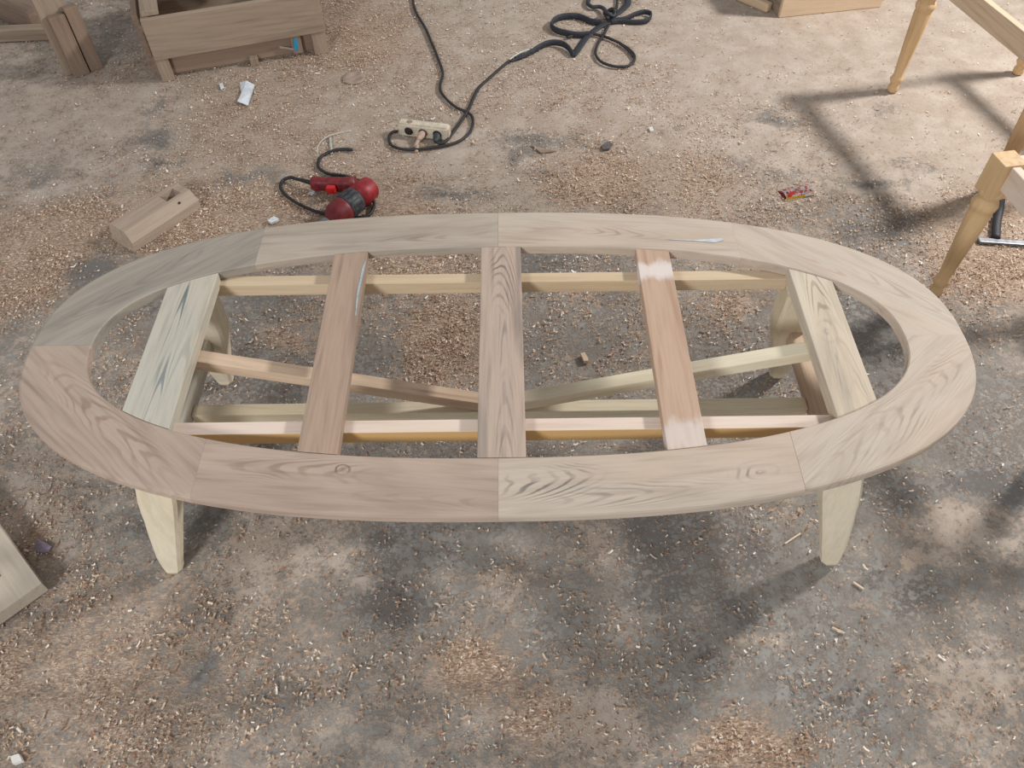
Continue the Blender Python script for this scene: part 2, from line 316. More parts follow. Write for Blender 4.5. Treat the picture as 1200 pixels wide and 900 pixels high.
W_SLAT = [wood('teak_slat_brown', (170, 146, 128), (126, 104, 90), .4, 150, .2, (110, 100, 94)),
          wood('teak_slat_figured', (180, 161, 146), (132, 116, 106), .4, 90, .5, (110, 106, 104), blotcol=(194, 162, 142), figs=((.19, .0, .13, .042, -3.4, .85, (112, 102, 95)), (-.02, -.008, .26, .018, -1.4, .75, (106, 103, 102)), (-.2, -.01, .16, .03, -2, .7, (112, 104, 98)))),
          wood('teak_slat_orange', (186, 158, 136), (156, 122, 100), .5, 120, 0, smear=((.215, .04, .75), (-.26, .06, .5)))]
W_LEG = wood('sapwood_leg', (216, 205, 182), (196, 178, 150), .2, 90, .1, (150, 154, 146), blotcol=(204, 180, 138))
W_PALE = wood('sapwood_pale', (218, 208, 184), (190, 172, 140), .3, 110, 0, blotcol=(208, 184, 142))
W_PINK = wood('rail_pink', (214, 196, 180), (190, 158, 134), .25, 110, 0, blotcol=(204, 170, 130))
W_FRONT = wood('apron_two_tone', (218, 200, 186), (192, 162, 140), .25, 110, 0, blotcol=(206, 176, 140), edge=(-.0150, (200, 162, 108)))
W_OCHRE = wood('rail_ochre', (202, 182, 154), (178, 146, 108), .3, 100, .1, (140, 120, 90))
W_BRACE = wood('brace_tan', (198, 174, 150), (150, 116, 92), .35, 110, .3, (146, 108, 84))
W_OLD = wood('old_grey_wood', (156, 138, 120), (116, 96, 82), .35, 120, .3, (92, 80, 72), rough=.8)
W_GREY = wood('grey_board', (186, 174, 158), (158, 144, 128), .25, 110, .15, (140, 130, 120), rough=.75)
W_OLD2 = wood('old_brown_wood', (142, 121, 105), (108, 88, 76), .35, 120, .3, (72, 58, 50), rough=.8)
W_BLOCK = wood('offcut_wood', (168, 151, 134), (140, 116, 98), .35, 100, .2, (120, 112, 104))
W_STOOL = wood('stool_honey', (204, 172, 130), (170, 128, 86), .35, 100, .25, (140, 88, 60), blotcol=(214, 190, 156))
W_STOOLR = wood('stool_rail', (204, 180, 152), (170, 138, 108), .3, 110, 0)
W_BOX = wood('box_panel', (206, 182, 154), (186, 158, 128), .2, 80, 0, blot=.1)

# ------------------------------------------------------------------ the oval table
tb = thing('oval_coffee_table', 'unfinished pale teak coffee table frame with a large oval ring top', 'table')
AO, BO, NO = 1.004, .4295, 2.45
AI, BI, NI = .873, .3015, 2.35
RT = .026
def se(a, b, n, x=None, y=None):
    if x is not None: return b*(max(0, 1-abs(x/a)**n))**(1/n)
    return a*(max(0, 1-abs(y/b)**n))**(1/n)
def arc(a, b, n, sx, sy, kind, N):
    """points of a quadrant piece; kind 'mid': x 0->.57, 'end': x .57 -> tip (y=0)"""
    out = []
    if kind == 'mid':
        for i in range(N+1):
            x = .57*i/N; out.append((sx*x, sy*se(a, b, n, x=x)))
    else:
        y0 = se(a, b, n, x=.57)
        t0 = math.atan2(y0/b, .57/a)
        for i in range(N+1):
            t = t0*(1-i/N); c, s = math.cos(t), math.sin(t); r = (abs(c)**n+abs(s)**n)**(-1/n)
            out.append((sx*a*c*r, sy*b*s*r))
    return out
def ring_segment(sx, sy, kind, mat, dz, figs=()):
    N = 14 if kind == 'mid' else 22
    oo = arc(AO, BO, NO, sx, sy, kind, N); ii = arc(AI, BI, NI, sx, sy, kind, N)
    secs = []
    for k, ((ox, oy), (ix, iy)) in enumerate(zip(oo, ii)):
        d = Vector((ix-ox, iy-oy, 0)); d.normalize(); O = Vector((ox, oy, 0)); I = Vector((ix, iy, 0))
        t = TOP+dz; b = TOP-RT; r = .006; q = .0025
        secs.append([O+d*r+Vector((0, 0, t)), O+d*(r*.3)+Vector((0, 0, t-r*.3)), O+Vector((0, 0, t-r)), O+Vector((0, 0, b+r)), O+d*(r*.3)+Vector((0, 0, b+r*.3)), O+d*r+Vector((0, 0, b)),
                     I-d*q+Vector((0, 0, b)), I+Vector((0, 0, b+q)), I+Vector((0, 0, t-q)), I-d*q+Vector((0, 0, t))])
    g = .00012                                  # hairline glue joints
    def shift(sec, v): return [p+v for p in sec]
    if kind == 'mid':
        secs[0] = shift(secs[0], Vector((sx*g, 0, 0))); secs[-1] = shift(secs[-1], Vector((-sx*g, 0, 0)))
    else:
        secs[0] = shift(secs[0], Vector((sx*g, 0, 0))); secs[-1] = shift(secs[-1], Vector((0, sy*g, 0)))
    bm = loft(secs); me = bm_mesh(bm, 'ring_segment', gr=False)
    # straight grain along the chord of the sawn segment
    A = (Vector(oo[0])+Vector(ii[0]))/2; B = (Vector(oo[-1])+Vector(ii[-1]))/2; ex = (B-A).normalized(); ey = Vector((-ex.y, ex.x))
    loc = lambda p: ((Vector(p[:2])-A).dot(ex), (Vector(p[:2])-A).dot(ey))
    ox_ = RNG.uniform(1, 9); oz = random.uniform(-.02, .02)
    set_gr(me, [(*loc(v.co), v.co.z-TOP) for v in me.vertices], np.array([ox_, 0, oz]))
    fg = []
    for px, py, lx, ly, nb, am, fc in figs:
        q = loc(at(px, py, TOP)); fg.append((q[0]+ox_, q[1], lx, ly, nb, am, fc))
    nm, kw_ = mat; return finish('ring_segment', me, wood(nm, figs=fg, **kw_), tb)
DK, BR = (112, 106, 100), (132, 104, 86)
for sx, sy, kind, mi, dz, nm, figs in (
    (-1, 1, 'mid', 0, 0, 'ring_back_left', [(500, 278, .22, .03, -3, .4, BR)]), (1, 1, 'mid', 1, .0004, 'ring_back_right', [(690, 272, .22, .035, -3.5, .4, BR)]),
    (-1, -1, 'mid', 2, .0003, 'ring_front_left', [(401, 551, .022, .016, 1.6, .9, (104, 80, 66)), (350, 552, .2, .045, -3.5, .55, BR), (510, 585, .2, .03, -3, .4, BR)]),
    (1, -1, 'mid', 1, 0, 'ring_front_right', [(645, 562, .11, .05, -3.6, .9, DK), (890, 553, .06, .032, 2.6, .7, DK), (760, 575, .2, .035, -3, .55, DK)]),
    (-1, 1, 'end', 3, .0004, 'ring_left_back', [(170, 330, .25, .05, -3.5, .5, DK)]), (1, 1, 'end', 1, 0, 'ring_right_back', [(940, 300, .16, .02, -2, .6, (176, 132, 108)), (1060, 345, .2, .04, -3, .35, BR)]),
    (-1, -1, 'end', 2, 0, 'ring_left_front', [(120, 490, .26, .05, -4, .55, BR)]), (1, -1, 'end', 1, .0005, 'ring_right_front', [(1085, 460, .24, .06, -4.5, .65, (146, 124, 106)), (1000, 525, .2, .05, -3, .45, (150, 128, 110))])):
    ring_segment(sx, sy, kind, (nm, W_RING[mi]), dz, figs)
ZU = TOP-RT
def ymid(x): return se(AI, BI, NI, x=x)
ST = .026
for xc, wd, mat in ((-.349, .079, W_SLAT[0]), (.0065, .094, W_SLAT[1]), (.365, .078, W_SLAT[2])):
    L = 2*ymid(abs(xc)+wd/2)-.001
    def arcend(bm, xc=xc, L=L):                # scribe the ends to the inner curve of the ring
        for v in bm.verts:
            lim = ymid(abs(xc-v.co.y))-.0006
            if abs(v.co.x) > L/2-.004: v.co.x = math.copysign(lim-(L/2-abs(v.co.x)), v.co.x)
    board('cross_slat', L, wd, ST, frame((xc, 0, TOP-ST/2-.0005), (0, 1, 0)), mat, tb, .002, edit=arcend, off=np.array([0, 0, .01]))
for x0, x1, mat in ((-.757, -.651, W_END), (.672, .764, W_END2)):
    xc = (x0+x1)/2; wd = x1-x0; L = 2*ymid(max(abs(x0), abs(x1)))
    bm = bmesh.new(); y0 = ymid(x0)-.0008; y1 = ymid(x1)-.0008; n = 6; base = []
    pts = [(x0+(x1-x0)*i/n, ymid(x0+(x1-x0)*i/n)-.0008) for i in range(n+1)]
    pts = pts+[(x, -y) for x, y in pts[::-1]]
    secs = [[Vector((x, y, z)) for x, y in pts] for z in (TOP-.034, TOP-.001)]
    bm = loft(secs); bmesh.ops.bevel(bm, geom=[e for e in bm.edges if abs(e.verts[0].co.z-e.verts[1].co.z) < 1e-5], offset=.002, segments=1, affect='EDGES')
    me = bm_mesh(bm, 'end_board', gr=False); off = (3.3, -.02, .01) if xc < 0 else (1.1, .0, .015)
    set_gr(me, [(v.co.y, v.co.x-xc, v.co.z-TOP) for v in me.vertices], np.array(off)); finish('end_board', me, mat, tb)
# under-frame: two leaning trestles
def leg(sx, sy):
    #            z,    x_out, x_in, y_out, y_in
    P = [(0, .797, .760, .302, .272), (.02, .800, .755, .302, .268), (.10, .797, .735, .292, .246), (.19, .786, .712, .280, .222),
         (.26, .778, .694, .272, .204), (.30, .770, .688, .266, .196), (.36, .760, .684, .256, .186), (.41, .752, .682, .248, .180), (TOP-.0355, .746, .680, .244, .176)]
    secs = []
    for z, xo, xi, yo, yi in P:
        c = .007 if z > .01 else .010
        q = [(xi+c, yi), (xo-c, yi), (xo, yi+c), (xo, yo-c), (xo-c, yo), (xi+c, yo), (xi, yo-c), (xi, yi+c)]
        secs.append([Vector((sx*x, sy*y, z)) for x, y in q])
    bm = loft(secs); bmesh.ops.subdivide_edges(bm, edges=[e for e in bm.edges if abs(e.verts[0].co.z-e.verts[1].co.z) > .005], cuts=1, smooth=.6)
    me = bm_mesh(bm, 'leg', gr=False); set_gr(me, [(v.co.z, v.co.x*.6, v.co.y) for v in me.vertices]); return finish('leg', me, W_LEG, tb)
for sx in (-1, 1):
    for sy in (1, -1): leg(sx, sy)
    beam('trestle_rail', (sx*.748, -.212, .243), (sx*.748, .212, .243), .036, .05, W_END if sx < 0 else W_BRACE, tb, bev=.006)
beam('stretcher', (-.729, 0, .221), (.729, 0, .221), .034, .042, W_PALE, tb)
for s, mat in ((-1, W_BRACE), (1, W_PALE)):
    a = Vector((s*.735, 0, .443)); b = Vector((s*.012, 0, .252))
    beam('brace', a, b, .034, .03, mat, tb)
for y, mat in ((.2215, W_OCHRE), (-.2055, W_FRONT)):
    board('apron', 1.356, .031, .034, frame((0, y, ZU-.0175), (1, 0, 0)), mat, tb, .0015, off=np.array([2.0, 0, 0]))
k = plain('wood_glue', lin(196, 200, 206), .5, .08)
pts = [(781, 280.3), (800, 281), (818, 281.3), (836, 280), (847, 279.3), (848, 281.8), (838, 284.3), (824, 283.2), (806, 282), (790, 281.2)]
bm = bmesh.new(); bt = [bm.verts.new(at(a, b, TOP+.001)) for a, b in pts]; f = bm.faces.new(bt)
ex = bmesh.ops.extrude_face_region(bm, geom=[f])['geom']
for v in ex:
    if isinstance(v, bmesh.types.BMVert): v.co.z += .0012
bmesh.ops.recalc_face_normals(bm, faces=bm.faces)
o = finish('glue_smear', bm_mesh(bm, 'glue_smear', gr=False), k, tb); o['label'] = 'pale dried glue smear'
kb = plain('blue_chalk', lin(166, 178, 180), .8, .12, 90)
pts = [(428, 306), (429, 306), (420.5, 345), (417.5, 370), (416.3, 370), (418, 345), (424.5, 314)]
bm = bmesh.new(); f = bm.faces.new([bm.verts.new(at(a, b, TOP-.0004)) for a, b in pts]); ex = bmesh.ops.extrude_face_region(bm, geom=[f])['geom']
for v in ex:
    if isinstance(v, bmesh.types.BMVert): v.co.z += .0006
bmesh.ops.recalc_face_normals(bm, faces=bm.faces)
o = finish('chalk_mark', bm_mesh(bm, 'chalk_mark', gr=False), kb, tb); o['label'] = 'pale blue chalk streak'

# ------------------------------------------------------------------ turned-leg stools at the right
def turned_stool(name, label, c1, e1, e2, l1, l2, rail_mat):
    """corner 1, unit directions, lengths between leg axes"""
    t = thing(name, label, 'stool', (c1[0], c1[1], 0), math.atan2(e1[1], e1[0]))
    prof = [(0, .015), (.006, .020), (.022, .021), (.032, .016), (.040, .019), (.052, .0255), (.064, .021), (.072, .0185), (.12, .021), (.22, .027), (.318, .0315),
            (.326, .029), (.334, .034), (.346, .036), (.356, .033), (.362, .027), (.372, .027), (.378, .032), (.390, .034), (.396, .031)]
    for i, j in ((0, 0), (1, 0), (0, 1), (1, 1)):
        p = Vector((i*l1, -j*l2, 0))
        L = lathe('leg', prof, Matrix.Translation(p) @ Matrix.Rotation(-math.pi/2, 4, 'Y'), W_STOOL, t, 28)
        board('corner_block', .11, .064, .064, Matrix.Translation(Vector((0, 0, 0))) @ Matrix(((0, 0, 1, 0), (0, 1, 0, 0), (1, 0, 0, 0), (0, 0, 0, 1))) , W_STOOL, L, .002).matrix_local = Matrix.Translation((.437, 0, 0))
    for a, b in (((0, 0), (1, 0)), ((0, 1), (1, 1)), ((0, 0), (0, 1)), ((1, 0), (1, 1))):
        A = Vector((a[0]*l1, -a[1]*l2, .452)); B = Vector((b[0]*l1, -b[1]*l2, .452)); d = (B-A).normalized()*.0325
        beam('apron', A+d, B-d, .024, .072, rail_mat, t)
    return t
A1 = at(1045, 107); A2 = at(1193, 86); d1 = (A2-A1).normalized()
turned_stool('turned_leg_stool', 'turned-leg wooden stool frame farther back by the upper right corner', A1, d1, None, .56, .655, W_STOOLR)
turned_stool('turned_leg_stool', 'turned-leg wooden stool frame nearest the right end of the oval table', (1.336, .603), (.987, .16), None, .56, .60, W_PINK)

# ------------------------------------------------------------------ metal clamp on the floor under the near stool
steel = plain('dull_steel', lin(128, 130, 134), .45, .25, 40, .7); blk = plain('black_rubber', lin(38, 38, 42), .6, .2, 50); navy = plain('black_webbing', lin(48, 50, 58), .75, .3, 140)
t = thing('bar_clamp', 'grey steel bar clamp lying on the floor under the near stool', 'clamp', at(1146, 283))
o0 = Vector(t.location)
def rel(lst, z): return [at(a, b, z)-o0 for a, b in lst]
beam('bar', at(1146, 282, .006)-o0, at(1290, 292, .006)-o0, .022, .012, steel, t)
sweep('handle', rel([(1167, 279), (1168, 262), (1171, 246), (1173, 232)], .012), .014, .010, blk, t, 6, 8)

# ------------------------------------------------------------------ red drill
red = plain('drill_red', lin(146, 32, 38), .5, .25, 45); dred = plain('drill_dark_red', lin(120, 34, 40), .5, .22, 60); tred = plain('trigger_red', lin(196, 30, 36), .4, .1)
grip = plain('drill_band', lin(62, 66, 70), .55, .45, 70); chr_ = plain('chuck_steel', lin(150, 152, 155), .35, .2, 60, .8)
P0 = at(428, 224, .045); P1 = at(400, 247, .043)
ax = (P1-P0).normalized()
t = thing('power_drill', 'red power drill with black band and cord lying behind the oval table', 'drill', (P0.x, P0.y, 0)); o0 = Vector(t.location)
Mx = frame(P0-o0, ax); s = (P1-P0).length
lathe('motor_housing', [(-.030, .028), (-.029, .036), (-.024, .0395), (-.005, .0405), (.0, .0425), (.052, .0425)], Mx, red, t, 28)
bnd = lathe('grip_band', [(.050, .0425), (.052, .0445), (.106, .0445), (.109, .0425)], Mx, grip, t, 28)
for k in range(7):
    an = -1.2+k*.4; c = Vector((.079, math.cos(an+math.pi/2)*.0445, math.sin(an+math.pi/2)*.0445))
    board('rib', .040, .006, .003, frame(c, (1, 0, 0), (0, c.y, c.z)), blk, bnd, .001)
lathe('gear_housing', [(.108, .0425), (.112, .0440), (.118, .0435), (.152, .0405), (.168, .032), (.176, .022), (.190, .021)], Mx, dred, t, 28)
lathe('chuck', [(.189, .017), (.192, .021), (.222, .021), (.236, .012), (.238, .004)], Mx, chr_, t, 20)
ha = at(417, 217, .04)-o0; hb_ = at(366, 215, .03)-o0; hd = (hb_-ha).normalized(); HM = frame(ha, hd)
secs = []; HL = (hb_-ha).length
for u, wy, wz in ((0, .024, .03), (.25, .021, .026), (.5, .019, .023), (.8, .019, .022), (.95, .022, .024), (1, .019, .021)):
    secs.append([Vector((u*HL, wy*math.copysign(abs(math.cos(q))**.7, math.cos(q)), wz*math.copysign(abs(math.sin(q))**.7, math.sin(q)))) for q in [2*math.pi*i/20 for i in range(20)]])
finish('handle', bm_mesh(loft(secs), 'handle', gr=False, smooth=True), dred, t, HM)
tr = at(388, 222, .04)-o0; board('trigger', .032, .022, .026, frame(tr, hd), tred, t, .006)
b0 = hb_; b1 = at(348, 210, .02)-o0
sweep('cord_boot', [b0-hd*.004, (b0+b1)/2+Vector((0, 0, .002)), b1], .008, .008, blk, t, 6, 10, taper=lambda u: 1.1-.4*u)
sweep('power_cord', [b1]+rel([(340, 208)], .016)+rel([(331, 212), (329, 220), (335, 229), (350, 239), (368, 247), (384, 251), (405, 254), (428, 254)], .009)+rel([(437, 246), (438, 236), (433, 226)], .012)+rel([(423, 213), (402, 206), (386, 204), (376, 199), (372.5, 193), (376, 184), (388, 177.5), (400, 175), (413, 175.5)], .008), .0058, .0058, blk, t, 6, 10)
# thin pale wire and plastic strip beside it
pale = plain('pale_plastic', lin(196, 196, 184), .5, .1)
sweep('thin_wire', [at(a, b, z) for a, b, z in ((373, 183, .004), (372, 174, .02), (376, 166, .03), (386, 159, .02), (400, 155, .008), (412, 153, .004))], .0016, .0016, pale, None, 8, 6)
tag(bpy.data.objects['thin_wire'], 'thin pale wire curling beside the drill cord', 'wire')
o = sweep('plastic_strip', [at(388.5, 180, .005), at(387.5, 170, .005), at(386.5, 159, .005)], .0075, .0012, plain('clear_strip', lin(176, 176, 166), .4, .08), None, 4, 4)
tag(o, 'short translucent plastic strip lying above the drill cord', 'plastic strip')

# ------------------------------------------------------------------ power strip, plugs and cords
ivory = plain('ivory_plastic', lin(206, 194, 174), .5, .12, 50); hole = plain('socket_dark', lin(40, 34, 32), .7, .2)
s0 = at(467, 159); s1 = at(526, 166); sd = (s1-s0); SL = sd.length; sd.normalize()
sn = Vector((sd.y, -sd.x, 0))                     # faces the camera side
t = thing('power_strip', 'dusty ivory power strip with three round sockets lying on its side', 'power strip', s0); SZ = .052; SD = .040
bm = bmesh.new(); bmesh.ops.create_cube(bm, size=1)
for v in bm.verts: v.co = Vector((v.co.x*SL, v.co.y*SD, v.co.z*SZ))
bmesh.ops.bevel(bm, geom=list(bm.edges), offset=.006, segments=3, affect='EDGES')
cM = frame(sd*SL/2 - sn*SD/2 + Vector((0, 0, SZ/2)), sd)
body = finish('housing', bm_mesh(bm, 'housing', gr=False), ivory, t, cM)
for k in range(3):
    p = sd*(SL*(.22+.28*k)) + Vector((0, 0, SZ*.48))
    sk = lathe('socket', [(-.010, .0150), (.0012, .0185), (.0024, .0195), (.0024, .0172), (-.006, .0150), (-.006, .0008)], frame(p, sn), ivory, t, 24)
    lathe('socket_well', [(-.0055, .0150), (.0005, .0172), (.0006, .0010)], Matrix.Identity(4), hole, sk, 24)
lathe('screw_recess', [(0, .011), (.0008, .011), (.0010, .008)], frame(sd*SL*.22 - sn*SD*.5 + Vector((0, 0, SZ)), (0, 0, 1), (1, 0, 0)), plain('recess_tan', lin(150, 128, 108), .8), t, 18)
o0 = s0
cordb = plain('black_cord', lin(44, 40, 40), .65, .25, 60)
sweep('power_cord', [p for p in rel([(466, 154), (460, 155)], .02)+rel([(456, 160), (457, 168), (464, 173), (480, 175.5), (500, 174), (520, 171), (537, 166), (549, 157), (554, 146), (553, 136), (546, 131), (535, 126), (525, 118), (517, 108), (516, 99), (519, 86), (514, 70), (506, 50), (498, 32), (488, 15), (484, 0), (484, -22)], .008)], .0055, .0055, cordb, t, 6, 10)
# tan plug in the middle socket
pm = sd*(SL*.50) + Vector((0, 0, SZ*.48)) + s0
t = thing('power_plug', 'dusty tan plug in the middle socket of the power strip', 'plug', (pm.x, pm.y, 0)); o0 = Vector(t.location)
tanp = plain('tan_plug', lin(182, 156, 138), .7, .12)
lathe('plug_body', [(-.004, .013), (.016, .0135), (.030, .010), (.040, .007)], frame(pm-o0, sn+Vector((-.25, 0, -.25))), tanp, t, 18)
sweep('plug_cord', [pm-o0+sn*.032+Vector((-.008, 0, -.008)), pm-o0+sn*.055+Vector((-.014, 0, -.018)), at(489, 171, .006)-o0, at(488, 178, .004)-o0], .0075, .0065, tanp, t, 6, 8)
# black plug with flat cable running to the tangle
pb = sd*(SL*.78) + Vector((0, 0, SZ*.48)) + s0
t = thing('flat_cable', 'black plug and flat black cable ending in a looped tangle', 'cable', (pb.x, pb.y, 0)); o0 = Vector(t.location)
lathe('plug', [(-.004, .0135), (.014, .0145), (.026, .012), (.036, .007)], frame(pb-o0, sn+Vector((.1, 0, -.3))), plain('dark_plug', lin(54, 60, 62), .6, .3), t, 18)
sweep('round_cord', [pb-o0+sn*.030+Vector((.003, 0, -.010))]+rel([(515, 168), (522, 166), (530, 156), (539, 144), (549, 128), (556, 112), (562, 102), (575, 90), (590, 77), (600, 69)], .009), .0062, .0055, cordb, t, 6, 8)
sweep('frayed_lead', rel([(598, 72), (606, 69), (614, 66), (620, 60)], .010), .005, .004, blk, t, 6, 6)
sweep('frayed_lead', rel([(597, 70), (604, 65), (611, 61), (620, 58)], .013), .004, .004, pale, t, 6, 6)
def strap(pts, hw=.012, hh=.004): return sweep('strap', [at(a, b, z)-o0 for a, b, z in pts], hw, hh, navy, t, 8, 8)
# upright ribbons: narrow sideways, tall
strap([(603, 70, .006), (618, 64, .010), (634, 54, .016), (646, 50, .018), (658, 51, .018), (666, 56, .016), (672, 65, .010)], .006, .014)
strap([(672, 65, .006), (680, 54, .006), (688, 43, .010), (700, 33, .014), (711, 26, .016)], .015, .0025)
strap([(706, 27, .014), (692, 25, .014), (680, 20, .014), (665, 19, .016), (652, 22, .016), (646, 29, .016), (651, 35, .016), (664, 39, .016), (678, 41, .014), (690, 40, .014)], .006, .015)
strap([(718, 24, .012), (732, 22, .012), (746, 16, .014), (756, 14, .015), (763, 17, .015), (759, 24, .015), (746, 26, .013), (728, 25, .012), (716, 26, .012)], .005, .012)
strap([(713, 22, .012), (722, 16, .012), (731, 10, .012), (736, 3, .014), (733, -6, .014)], .016, .003)
strap([(712, 22, .02), (709, 12, .02), (703, 8, .016), (694, 8, .014), (689, 3, .014), (693, -8, .014)], .010, .008)
sweep('round_cord', rel([(664, 44), (680, 40), (696, 40), (714, 45), (732, 54), (743, 64), (742, 73), (733, 78), (718, 77.5), (704, 72), (698, 63), (700, 53), (706, 43), (713, 30), (722, 12), (724, -6)], .010), .0058, .0058, blk, t, 8, 8)
sweep('round_cord', rel([(711, 44), (724, 50), (737, 60), (744, 69)], .010), .0045, .0045, cordb, t, 8, 8)
kn = [Vector((math.cos(2*math.pi*i/10)*.022, math.sin(2*math.pi*i/10)*.020, .026+.008*math.sin(4*math.pi*i/10))) + at(714, 22) - o0 for i in range(11)]
sweep('knot', kn, .010, .010, blk, t, 4, 8)

# ------------------------------------------------------------------ wooden offcut with mortise
B0, B1 = at(145, 277, .03), at(216, 231, .03); bd = (B1-B0); bd.z = 0; BL = bd.length+.03; bd.normalize()
t = thing('wood_offcut', 'chamfered wooden offcut block with a mortise hole on the sawdust', 'wood block', ((B0.x+B1.x)/2, (B0.y+B1.y)/2, 0), math.atan2(bd.y, bd.x))
hx0, hx1, hy0, hy1 = BL/2-.085, BL/2-.028, -.012, .03
Wb, Tb = .115, .062
bm = bmesh.new()
xs = [-BL/2, hx0, hx1, BL/2]; prof = [(-Wb/2, 0), (-Wb/2, Tb*.55), (-Wb*.22, Tb), (hy0, Tb), (hy1, Tb), (Wb*.42, Tb), (Wb/2, Tb*.8), (Wb/2, 0)]
V = [[bm.verts.new((x+(.012*(z/Tb) if i == 0 else 0), y, z)) for y, z in prof] for i, x in enumerate(xs)]
for i in range(3):
    for j in range(len(prof)):
        if i == 1 and j == 3: continue
        a, b = j, (j+1) % len(prof); bm.faces.new((V[i][a], V[i][b], V[i+1][b], V[i+1][a]))
bm.faces.new(V[0][::-1]); bm.faces.new(V[-1])
q = [V[1][3], V[1][4], V[2][4], V[2][3]]; lo = [bm.verts.new(v.co-Vector((0, 0, .045))) for v in q]
for i in range(4): bm.faces.new((q[i], q[(i+1) % 4], lo[(i+1) % 4], lo[i]))
bm.faces.new(lo); bmesh.ops.recalc_face_normals(bm, faces=bm.faces)
finish('block', bm_mesh(bm, 'block'), W_BLOCK, t)
lathe('peg_hole', [(-.003, .004), (.0006, .004), (.0007, .001)], frame((BL/2-.06, -.040, Tb*.86), (0, -.55, .8), (1, 0, 0)), hole, t, 12)

# ------------------------------------------------------------------ crate at the upper left
c0 = at(187, 95); c1 = at(385, 60); cdv = (c1-c0); CL = cdv.length; ang = math.atan2(cdv.y, cdv.x)
t = thing('wooden_crate', 'low grey wooden crate with blue tape at the upper left', 'crate', c0, ang)
def cb(name, x0, x1, y0, y1, z0, z1, mat, tilt=0, parent=t, bev=.003):
    L, Wd, T = x1-x0, y1-y0, z1-z0
    if L >= Wd and L >= T: M = frame(((x0+x1)/2, (y0+y1)/2, (z0+z1)/2), (1, 0, 0)); return board(name, L, Wd, T, M, mat, parent, bev)
    if Wd >= T: M = frame(((x0+x1)/2, (y0+y1)/2, (z0+z1)/2), (0, 1, 0)); return board(name, Wd, L, T, M, mat, parent, bev)
    M = frame(((x0+x1)/2, (y0+y1)/2, (z0+z1)/2), (0, 0, 1), (1, 0, 0)); return board(name, T, Wd, L, M, mat, parent, bev)
cb('front_board', .012, CL-.0, -.022, 0, .095, .258, W_OLD)
cb('lower_board', -.0, CL-.0, .012, .032, .012, .094, W_OLD2)
cb('foot_block', .012, .062, -.016, .011, 0, .094, W_OLD); cb('foot_block', CL*.53, CL*.53+.034, -.016, .011, 0, .035, W_OLD); cb('foot_block', CL-.06, CL, -.016, .011, 0, .094, W_OLD)
cb('side_board', -.02, .004, .034, .46, .02, .255, W_OLD2); cb('side_board', CL-.03, CL-.006, .034, .46, .02, .255, W_OLD2)
cb('back_board', -.02, CL, .462, .484, .02, .25, W_OLD)
cb('top_slat', .02, .085, .002, .46, .259, .279, W_OLD); cb('top_slat', .13, CL-.2, .30, .37, .22, .245, W_OLD)
tp = board('blue_tape', .05, .016, .0012, frame(at(344.5, 47, .085)-c0, (0, .05, 1), (0, -1, .1)), plain('blue_tape', lin(42, 140, 176), .5, .08), t, 0)
tp.matrix_local = frame((CL*.815, -.0165, .062), (.15, 0, 1), (0, -1, 0)); tp['label'] = 'bright blue tape'
board('tape_tail', .07, .008, .001, frame((CL*.765, -.0155, .05), (-1, 0, .35), (0, -1, 0)), plain('dull_tape', lin(150, 138, 128), .7), t, 0)
cb('foot_block', CL*.79, CL*.85, -.0155, .0118, .02, .094, W_OLD2)

# ------------------------------------------------------------------ furniture post and timber at the very upper left
p0 = at(89, 92); p1 = at(122, 80); pv = (p1-p0); PL = pv.length
t = thing('grooved_post', 'dusty brown grooved wooden post standing at the upper left corner', 'wooden post', p0, math.atan2(pv.y, pv.x))
cb('plank', 0, PL*.52, 0, .035, 0, .245, W_OLD2, parent=t); cb('plank', PL*.56, PL, .004, .04, 0, .26, W_OLD2, parent=t)
cb('back_plank', -.02, PL*.75, .041, .075, 0, .62, W_OLD, parent=t)
a, b = at(-60, 42, .03), at(58, 37, .03)
o = beam('timber_rail', a, b, .05, .05, W_OLD, None); tag(o, 'long grey timber rail lying left of the grooved post', 'timber')
a, b = at(-40, -12, .05), at(48, 24, .05)
o = beam('curved_timber', a, b, .09, .10, W_OLD2, None, bev=.02); tag(o, 'thick brown timber piece behind the timber rail at the top left corner', 'timber')

# ------------------------------------------------------------------ box at the top right
b0 = at(913, 21); b1 = at(1032, 8.5); bv = b1-b0; bl = bv.length
t = thing('wooden_box', 'plain pale wooden box at the top edge right of centre', 'box', b0, math.atan2(bv.y, bv.x))
cb('front_panel', 0, bl, 0, .018, 0, .30, W_BOX, parent=t); cb('side_panel', 0, .018, .019, .4, 0, .30, W_OLD, parent=t); cb('side_panel', bl-.018, bl, .019, .4, 0, .30, W_BOX, parent=t)
cb('back_panel', 0, bl, .401, .42, 0, .30, W_BOX, parent=t)
o = beam('wood_strip', at(862, -8, .02), at(902, 9, .02), .035, .04, W_STOOLR, None, bev=.008); tag(o, 'short pale wood strip on the floor left of the pale box', 'wood strip')

# ------------------------------------------------------------------ board corner entering at the lower left
k0 = at(49, 684, .05); k1 = at(0, 716, .05); k2 = at(0, 617, .05)
u1 = (k1-k0).normalized(); u2 = (k2-k0).normalized()
ang = math.atan2(u2.y, u2.x)
t = thing('slotted_board', 'grey wooden board corner with a slot at the lower left edge', 'board', (k0.x, k0.y, 0), ang)
